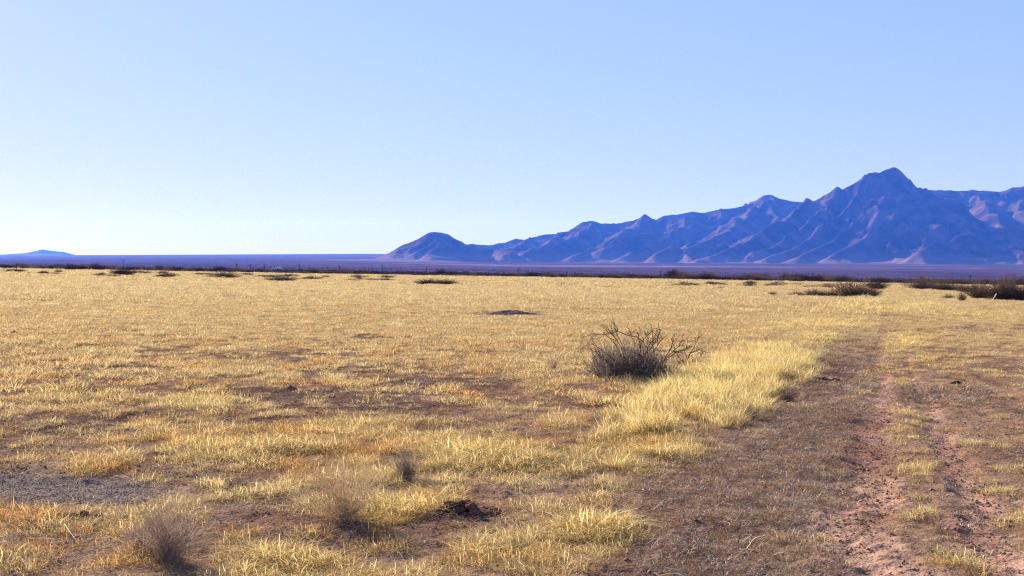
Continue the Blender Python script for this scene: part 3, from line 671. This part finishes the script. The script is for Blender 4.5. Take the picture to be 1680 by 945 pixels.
# --- clod heaps, mounds
def heap(px, py, wpx, hpx, m, label, seed, n=26, name="dirt_clod_heap", cat="clod heap", lump=.3):
    b = on_ground(px, py); s = b[1] / FPX; r = random.Random(seed); w = wpx * s; h = hpx * s
    vs = []; fs = []; off = 0
    for i in range(n):
        q = lump_mesh("tmp", seed * 31 + i, m, .3, 2); me = q.data
        k = len(me.vertices); co = np.empty(k * 3, np.float32); me.vertices.foreach_get("co", co); co = co.reshape(-1, 3)
        fx = r.uniform(-1, 1); hh = h * (1 - abs(fx) ** 1.5) * r.uniform(.2, 1)
        sz = h * lump * r.uniform(.6, 1.3) + .01
        co = co * sz * (1.15, 1, .95) + (fx * w / 2, r.gauss(0, .18) * w / 2, max(hh - sz, sz * .2))
        f = np.array([tuple(p.vertices) for p in me.polygons]) + off
        vs.append(co); fs.append(f); off += k
        bpy.data.objects.remove(q); bpy.data.meshes.remove(me)
    o = mesh_np(name, np.vstack(vs), np.vstack(fs), m); o.location = b; tag(o, label, cat); return o
heap(758, 842, 110, 25, M_clod, "dark reddish heap of broken clods in the centre foreground", 61, 110, lump=.2)
heap(118, 852, 90, 20, M_clod, "dark clod heap with grass stubble on the near edge of the grey gravel fan", 62, 34)
heap(1356, 628, 40, 14, M_clod, "dark crumbled clods where the tall grass meets the track", 63, 26)
def mound(px, py, wpx, hpx, m, label, seed, depth=.5, name="ant_mound"):
    b = on_ground(px, py); s = b[1] / FPX; w = wpx * s; h = hpx * s
    g = 60; a = np.linspace(-1, 1, g); A1, B1 = np.meshgrid(a, a); rr = np.sqrt(A1 ** 2 + B1 ** 2)
    zz = h * np.clip(1 - rr, 0, 1) ** 1.1 * (1 + .5 * fbm(A1 * 3, B1 * 3, 3, seed)) + h * .15 * fbm(A1 * 9, B1 * 9, 2, seed + 1) - h * .12
    vv = np.stack([A1 * w / 2, B1 * w / 2 * depth, zz], -1).reshape(-1, 3)
    id_ = (np.arange(g - 1)[:, None] * g + np.arange(g - 1)[None, :]); f = np.stack([id_, id_ + 1, id_ + g + 1, id_ + g], -1).reshape(-1, 4)
    f = f[(rr.reshape(-1)[f] < .98).all(1)]
    o = mesh_np(name, vv, f, m, True); o.location = b; tag(o, label, "mound"); return o
mound(836, 517, 150, 9, M_antm, "low grey brown soil mound rising from the yellow grass in mid field", 71)
mound(608, 556, 80, 3.5, M_antm, "nearly flat dark soil mound in the grass left of the bare shrub", 72)
mound(24, 550, 28, 9, M_clod, "small dark mound at the far left of the field", 73)
mound(700, 640, 44, 6, M_clod, "low dark soil hump in the brown patch left of the bare shrub", 74)
mound(478, 640, 30, 8, M_clod, "small dark soil hump in the left brown patch", 75)
o = lump_mesh("dark_lump", 81, simple_material("dark_lump_surface", (.018, .014, .015), .8, .3, 8), .18, 3, True, 1, .5); b = on_ground(1568, 630); o.location = b; o.scale = (.085, .06, .075)  # lump set on a small dark spot of unclear nature
tag(o, "small dark lump lying in the grass right of the track", "stone")

# --- sticks
def stick(pts, r0, label, m=M_bone, name="dry_stick"):
    w = [on_ground(*p[:2]) + np.array([0, 0, p[2]]) for p in pts]; o_ = w[0]
    tb = Tubes(5); tb.add([p - o_ for p in w], r0, r0 * .5, .5); o = tb.build(name, m); o.location = o_
    tag(o, label, "stick")
stick([(106, 882, .06), (112, 890, .06), (120, 897, .05), (127, 901, .035)], .003, "short bleached white stick lying in the left foreground below the clod heap")
stick([(212, 885, .05), (224, 896, .05), (232, 908, .04), (243, 911, .05), (255, 905, .09), (262, 893, .12)], .004, "curved tan dead stem left of the grey brown dead bush", M_twig)

# --- dark shrubs at the back of the field
def band_proto(seed, m, leaves=True):
    tb = Tubes(3); fan_shrub(seed, 210, 2.0, 1.0, .013, tb, 1, 5, basew=.45, jit=.2)
    o = tb.build("desert_shrub", m, None, False); return o
protos = [band_proto(400 + i, M_far) for i in range(6)]; tprotos = [band_proto(420 + i, M_tanbush) for i in range(2)]
def shrub_at(px, py, wpx, hpx, label, group=None, k=0, tan=False, Y=None, dp=1.0):
    b = on_ground(px, py) if Y is None else None
    if Y is not None: b = at(px, py, Y); b[2] = float(height(b[0], b[1]))
    s = b[1] / FPX; src = (tprotos if tan else protos)[k % (2 if tan else 6)]
    o = src.copy(); C.objects.link(o); o.location = [float(b[0]), float(b[1]), float(b[2]) - .02]
    w = wpx * s / 2.0; h = hpx * s / 1.05
    o.scale = (w, max(w * .6 * dp, .3), h); o.rotation_euler = (0, 0, random.choice([0, math.pi]) + random.uniform(-.3, .3))
    tag(o, label, "shrub", group); return o
NAMED = [
    (700, 467.5, 44, 11, "left half of the long low grey shrub clump standing alone in the far grass"), (728, 467.5, 44, 10, "right half of the long low grey shrub clump standing alone in the far grass"),
    (463, 461.5, 54, 10, "dark flat shrub at the grass edge directly below the pale vehicles"), (372, 457, 56, 12, "dark low shrub at the grass edge left of the pale vehicles"),
    (1306, 487, 30, 9, "leftmost low shrub of the clump left of where the track vanishes"), (1338, 487.5, 46, 14, "spiky shrub in the middle of the clump left of where the track vanishes"),
    (1366, 488.5, 36, 12, "low purple grey shrub against the left foot of the tallest track side bush"), (1402, 489.5, 70, 29, "largest dark bush of the clump left of where the track vanishes"),
    (1428, 487, 34, 17, "right end bush of the clump left of where the track vanishes"), (1268, 486.5, 16, 8, "tiny lone dark shrub left of the track side clump"),
    (1640, 493, 84, 34, "big dark shrub with the pale bleached stick at the right edge of the field"), (1684, 494, 80, 30, "dark shrub cut by the right picture edge"),
    (1608, 491, 52, 27, "dark shrub between the tan bush and the big dark shrub at right"), (1655, 489, 30, 38, "tall wispy stems rising behind the big dark shrub at right"),
    (1182, 475, 15, 5, "tiny dark shrub in the far grass right of centre"), (1228, 471, 26, 6, "small dark oval shrub at the far field edge right of centre"),
    (1515, 475, 70, 16, "dark olive shrub just right of where the track vanishes"), (1513, 471, 16, 19, "taller crown rising above the olive shrub right of the vanishing track"),
    (1552, 477, 56, 15, "dark shrub next right of the olive shrub"), (1588, 480, 52, 14, "dark shrub behind the tan bush at right"),
    (200, 452, 40, 12, "dark ragged shrub at the field edge below the leftmost pole"), (115, 444, 24, 11, "dark bushy crown breaking the far scrub line at left"), (1440, 475, 44, 15, "dark shrub closing the far side of the clump left of the vanishing track")]
for i, (px, py, w, h, lab) in enumerate(NAMED): shrub_at(px, py, w, h, lab, None, i)
shrub_at(1578, 495, 15, 18, "upright tan bush left of the big dark shrub at right", None, 0, True)
shrub_at(1556, 491, 22, 9, "low grey tan bush left of the upright tan bush", None, 1, True)
shrub_at(1618, 508, 12, 5, "tiny tan bush in the grass below the big dark shrub", None, 0, True)
for a in [(790, 484, 6, 4), (1116, 471, 5, 3), (1123, 471, 5, 3), (1131, 471, 5, 3), (1142, 471, 5, 3), (1211, 470, 6, 4), (970, 467.5, 8, 3), (925, 466, 8, 3), (900, 466, 7, 3), (1044, 468.5, 9, 3), (1063, 471, 7, 3), (518, 469, 6, 3), (48, 449, 7, 4), (60, 453, 6, 3), (133, 453, 10, 4), (197, 464, 7, 3), (245, 461, 8, 4), (155, 464, 12, 3), (215, 468, 14, 3)]:
    shrub_at(*a, "tiny dark shrub dotted in the far grass of the field", "tiny shrubs in the far grass", random.randrange(6))
# the band of shrubs along the field edge, one by one
r = np.random.default_rng(90)
for i in range(330):
    px = r.uniform(-60, 1740)
    if 1448 < px < 1476: continue
    Yv = 166 + 150 * r.uniform() ** 1.3
    den = fbm(np.array([px / 50.]), np.array([Yv / 40.]), 3, 95)[0]
    if den < -.06: continue
    g = at(px, 450, Yv); s = Yv / FPX
    hpx = (r.uniform(3, 7) if px < 1100 else r.uniform(3.5, 8.5)) * (1 + 1.1 * max(den, 0)) * (1.5 if r.uniform() < .12 else 1) * (1.15 if px > 1000 else 1)
    if 440 < px < 490: hpx = 2.5
    shrub_at(px, 450, r.uniform(16, 40), hpx, "dark leafless desert shrub in the long band behind the grass field", "desert shrubs of the distant band", int(r.integers(6)), False, Yv)
for i in range(64):
    if i < 40: px, py = r.uniform(20, 660), 0; py = 445 + (px - 20) * .017 + r.uniform(0, 7)
    else: px, py = r.uniform(1090, 1440), 0; py = 464 + (px - 1090) * .014 + r.uniform(0, 6)
    shrub_at(px, py, r.uniform(14, 42), r.uniform(3, 7), "low brown dead brush in front of the dark shrub band", "brown brush along the field edge", i, i % 3 == 0)
# scrub further out, nobody could count it
setS = hidden_collection("scrub_shapes", [])
def scrub_mesh(seed):
    r = np.random.default_rng(seed); v = []; f = []
    for i in range(70):
        a = r.uniform(0, 6.283); q = math.sqrt(r.uniform()); c = np.array([q * math.cos(a), q * math.sin(a), r.uniform(.1, 1) * math.sqrt(1 - q * q * .8)]); s = .16
        n0 = len(v); 
        for _ in range(3): v.append(c + r.normal(0, s, 3))
        f.append((n0, n0 + 1, n0 + 2))
    return mesh_np("scrub_bush", v, f, M_litter, False, {"bcol": np.ones((len(v), 3))}, link=False)
for i in range(4): setS.objects.link(scrub_mesh(800 + i))
n = 26000; ly = rng.uniform(math.log(330), math.log(3800), n); y = np.exp(ly); x = rng.uniform(-.62, .62, n) * y
k = rng.uniform(size=n) < sstep(-.5, .3, fbm(x / 160, y / 200, 3, 96)) * (1 - .85 * (1 - sstep(600, 1100, y)) * (fbm(x / 22, y / 60, 3, 97) < .12)); x, y = x[k], y[k]; n = len(x)
s = rng.uniform(.5, 1.15, n) * np.interp(y, [200, 900, 3800], [1, 1.5, 3.2]); t = rng.uniform(size=n)[:, None]
scatter("desert_scrub", np.stack([x, y, macro(x, y)], 1), rnd_rot(n, .05), np.stack([s * 1.2, s * 1.2, np.minimum(s, 1.5)], 1), rng.integers(0, 4, n), np.array([.05, .035, .03]) * (1 - t) + np.array([.11, .08, .05]) * t, setS, "dark scrub spread over the plain beyond the field", "scrub")
# pale stick in the right shrub
b = on_ground(1623, 494); s = b[1] / FPX; tb = Tubes(6)
tb.add([np.array(p) * s for p in [(-2, -.6 / s, 1), (0, -.6 / s, 5), (2, -.6 / s, 8), (4, -.6 / s, 11)]], .5 * s, .6 * s, .5); tb.add([np.array(p) * s for p in [(1.5, -.62 / s, 8), (3, -.62 / s, 10.5), (4.5, -.62 / s, 13)]], 1.0 * s, .6 * s, .5)
o = tb.build("bleached_branch", M_bone); o.location = b; tag(o, "whitish slanting bleached branch stub in the big dark shrub at right", "branch")

# ------------------------------------------------------------------ utility poles across the plain
def box(cx, cy, cz, sx, sy, sz):
    v = [(cx + a * sx / 2, cy + b_ * sy / 2, cz + c * sz / 2) for a in (-1, 1) for b_ in (-1, 1) for c in (-1, 1)]
    f = [(0, 1, 3, 2), (4, 6, 7, 5), (0, 4, 5, 1), (2, 3, 7, 6), (0, 2, 6, 4), (1, 5, 7, 3)]
    return v, f
def boxes(name, L_, m, parent=None):
    vs = []; fs = []
    for b_ in L_:
        v, f = box(*b_); fs += [tuple(i + len(vs) for i in q) for q in f]; vs += v
    return mesh_np(name, vs, fs, m, False, None, parent)
POLES = [(202, 425, 1650), (388, 431.5, 1500), (411, 432.5, 1560), (434, 432, 1480), (491, 432.5, 1430), (557, 435.5, 1400), (627, 434, 1370), (700, 437, 1340), (851, 439.5, 1300), (1084, 443, 1230), (1333, 450, 1170), (1592, 455, 1100)]
desc = ["leftmost and most distant", "second from the left", "thinnest, third from the left", "fourth from the left", "just right of the pale vehicles", "sixth from the left", "left of the isolated conical hill", "below the isolated conical hill", "below the foot of the mountains left of centre", "right of centre", "above the clump left of the vanishing track", "at the far right"]
for (px, py, Yp), d in zip(POLES, desc):
    Yp *= .55
    t_ = at(px, py, Yp); g0 = float(macro(t_[0], Yp)); h = min(max(t_[2] - g0, 5), 13)
    root = empty("utility_pole", (t_[0], Yp, g0)); tag(root, "thin dark utility pole on the plain, " + d, "pole", "utility poles in a line across the plain")
    tb = Tubes(8); tb.add([(0, 0, -.3), (0, 0, h)], .24, .18, .5); tb.build("pole", M_pole, root)
    boxes("crossarm", [(0, -.24, h - 1.0, 2.8, .16, .2), (-1.2, -.24, h - .8, .12, .12, .22), (1.2, -.24, h - .8, .12, .12, .22), (0, 0, h + .1, .12, .12, .25)], M_pole, root)

# ------------------------------------------------------------------ two pale vehicles beyond the field
M_white = simple_material("white_paint", (.72, .74, .78), .4, .05, 3); M_glass = simple_material("dark_window", (.02, .022, .03), .15); M_tyre = simple_material("tyre_rubber", (.02, .02, .02), .9)
def wheel(parent, x, y, r_):
    tb = Tubes(18); tb.add([(x, y - .12, r_), (x, y + .12, r_)], r_, r_, .5); w = tb.build("wheel", M_tyre, parent)
    t2 = Tubes(12); t2.add([(x, y - .14, r_), (x, y - .121, r_)], r_ * .55, r_ * .5, .5); t2.build("rim", M_white, w)
def extrude_profile(name, prof, y0, y1, m, parent):
    n = len(prof); v = [(p[0], y0, p[1]) for p in prof] + [(p[0], y1, p[1]) for p in prof]
    me = bpy.data.meshes.new(name); me.from_pydata(v, [], [tuple(range(n)), tuple(range(2 * n - 1, n - 1, -1))] + [(i, i + n, (i + 1) % n + n, (i + 1) % n) for i in range(n)]); me.materials.append(m)
    o = bpy.data.objects.new(name, me); C.objects.link(o); o.parent = parent; return o
Yv = 640.; g = at(456, 445, Yv); zg = float(macro(g[0], Yv)); top = at(456, 440.5, Yv)[2]
root = empty("camper_trailer", (g[0], Yv, max(zg, top - 2.6))); root.location[2] = max(zg, zg)
tag(root, "pale rounded camper trailer with dark windows beyond the scrub, left of the small white car", "trailer")
prof = [(-2.3, .5), (-2.45, 1.1), (-2.2, 1.9), (-1.6, 2.5), (-.8, 2.7), (.8, 2.7), (1.6, 2.5), (2.2, 1.9), (2.45, 1.1), (2.3, .5)]
extrude_profile("body", prof, -1, 1, M_white, root)
for cx in (-1.25, 0.05, 1.25):
    boxes("window", [(cx, -1.02, 1.65, .75, .03, .75)], M_glass, root)
wheel(root, -.3, -.95, .36); wheel(root, .5, -.95, .36)
boxes("tow_bar", [(-2.95, 0, .5, 1.2, .12, .12)], M_pole, root)
camp = root
g = at(476, 445, Yv); zg = float(macro(g[0], Yv))
root = empty("parked_car", (g[0], Yv, zg)); tag(root, "small white car parked right of the pale trailer beyond the scrub", "car")
prof = [(-2.1, .35), (-2.15, .8), (-1.9, .95), (-1.3, 1.0), (-.75, 1.5), (.9, 1.52), (1.6, 1.0), (2.05, .95), (2.15, .4)]
extrude_profile("body", prof, -.85, .85, M_white, root)
boxes("window", [(-.15, -.87, 1.22, .75, .03, .34)], M_glass, root); boxes("window", [(.7, -.87, 1.22, .7, .03, .34)], M_glass, root)
wheel(root, -1.35, -.8, .33); wheel(root, 1.35, -.8, .33)
for rt in (camp, root): print("VEH", project(*rt.location), project(rt.location[0], rt.location[1], rt.location[2] + 2.5))

# ------------------------------------------------------------------ air
M_hz, nt, nd, ln = mat("desert_haze")
out = N(nd, 'ShaderNodeOutputMaterial'); pv = N(nd, 'ShaderNodeVolumePrincipled')
pv.inputs['Color'].default_value = (.045, .17, 1.0, 1); pv.inputs['Absorption Color'].default_value = (1, 1, 1, 1)
pv.inputs['Density'].default_value = 5.8e-5; pv.inputs['Anisotropy'].default_value = .2
ln.new(pv.outputs[0], out.inputs['Volume'])
v, f = box(0, 9800, 500, 62000, 22400, 1200)
v = [(x, y, z) for x, y, z in v]
o = mesh_np("haze", v, f, M_hz); tag(o, "blue desert haze over the plain and mountains", None, kind="stuff")
zmin = float(V[:, 2].min()); ob = np.array([tuple(q) for q in v])
for q in o.data.vertices:
    q.co.z = (zmin - 30) if q.co.z < 0 else 840
    if q.co.y < 0: q.co.y = -450
    else: q.co.y = 24500
    q.co.x = -27000 if q.co.x < 0 else 27000

# ------------------------------------------------------------------ light
w = bpy.data.worlds.new("World"); sc.world = w; w.use_nodes = True; nt = w.node_tree; nt.nodes.clear()
wo = nt.nodes.new('ShaderNodeOutputWorld'); bg = nt.nodes.new('ShaderNodeBackground'); sky = nt.nodes.new('ShaderNodeTexSky')
sky.sky_type = 'NISHITA'; sky.sun_disc = False; sky.sun_elevation = R(SUN_EL); sky.sun_rotation = R(SUN_AZ)
sky.altitude = 1500; sky.air_density = 1.5; sky.dust_density = 1.0; sky.ozone_density = 10.0
sp = nt.nodes.new('ShaderNodeSeparateColor'); gm = nt.nodes.new('ShaderNodeCombineColor'); nt.links.new(sky.outputs[0], sp.inputs[0])
for q, e_ in enumerate((.47, .39, .38)):                    # softer tonal range, as the photograph's
    pw = nt.nodes.new('ShaderNodeMath'); pw.operation = 'POWER'; pw.inputs[1].default_value = e_
    nt.links.new(sp.outputs[q], pw.inputs[0]); nt.links.new(pw.outputs[0], gm.inputs[q])
tn = nt.nodes.new('ShaderNodeMix'); tn.data_type = 'RGBA'; tn.blend_type = 'MULTIPLY'; tn.inputs[0].default_value = 1; tn.inputs[7].default_value = tuple(q / .15 / 2 ** EXPO for q in (.335, .353, .50)) + (1,)
nt.links.new(gm.outputs[0], tn.inputs[6]); nt.links.new(tn.outputs[2], bg.inputs[0]); bg.inputs[1].default_value = .15
nt.links.new(bg.outputs[0], wo.inputs[0])
sd = bpy.data.lights.new("sun", 'SUN'); sd.energy = 5.0; sd.angle = R(.53); sd.color = (1, .925, .80)
so = bpy.data.objects.new("sun", sd); C.objects.link(so)
az, el = R(SUN_AZ), R(SUN_EL)
from mathutils import Vector
sv = Vector((math.sin(az) * math.cos(el), math.cos(az) * math.cos(el), math.sin(el)))
so.rotation_euler = sv.to_track_quat('Z', 'Y').to_euler(); so.location = (-20, 20, 20)

M_hz.cycles.homogeneous_volume = True; M_hz.cycles.volume_sampling = 'DISTANCE'
sc.render.engine = 'CYCLES'
sc.view_settings.view_transform = 'Standard'; sc.view_settings.look = 'None'; sc.view_settings.gamma = 1; sc.view_settings.exposure = EXPO
sc.view_settings.use_curve_mapping = False
cy = sc.cycles; cy.max_bounces = 6; cy.diffuse_bounces = 3; cy.transmission_bounces = 3; cy.volume_bounces = 0; cy.transparent_max_bounces = 8
cy.sample_clamp_indirect = 8; cy.use_denoising = True; cy.denoiser = 'OPENIMAGEDENOISE'; cy.denoising_prefilter = 'NONE'; cy.pixel_filter_type = 'BLACKMAN_HARRIS'; cy.filter_width = 1.2
cy.use_adaptive_sampling = False
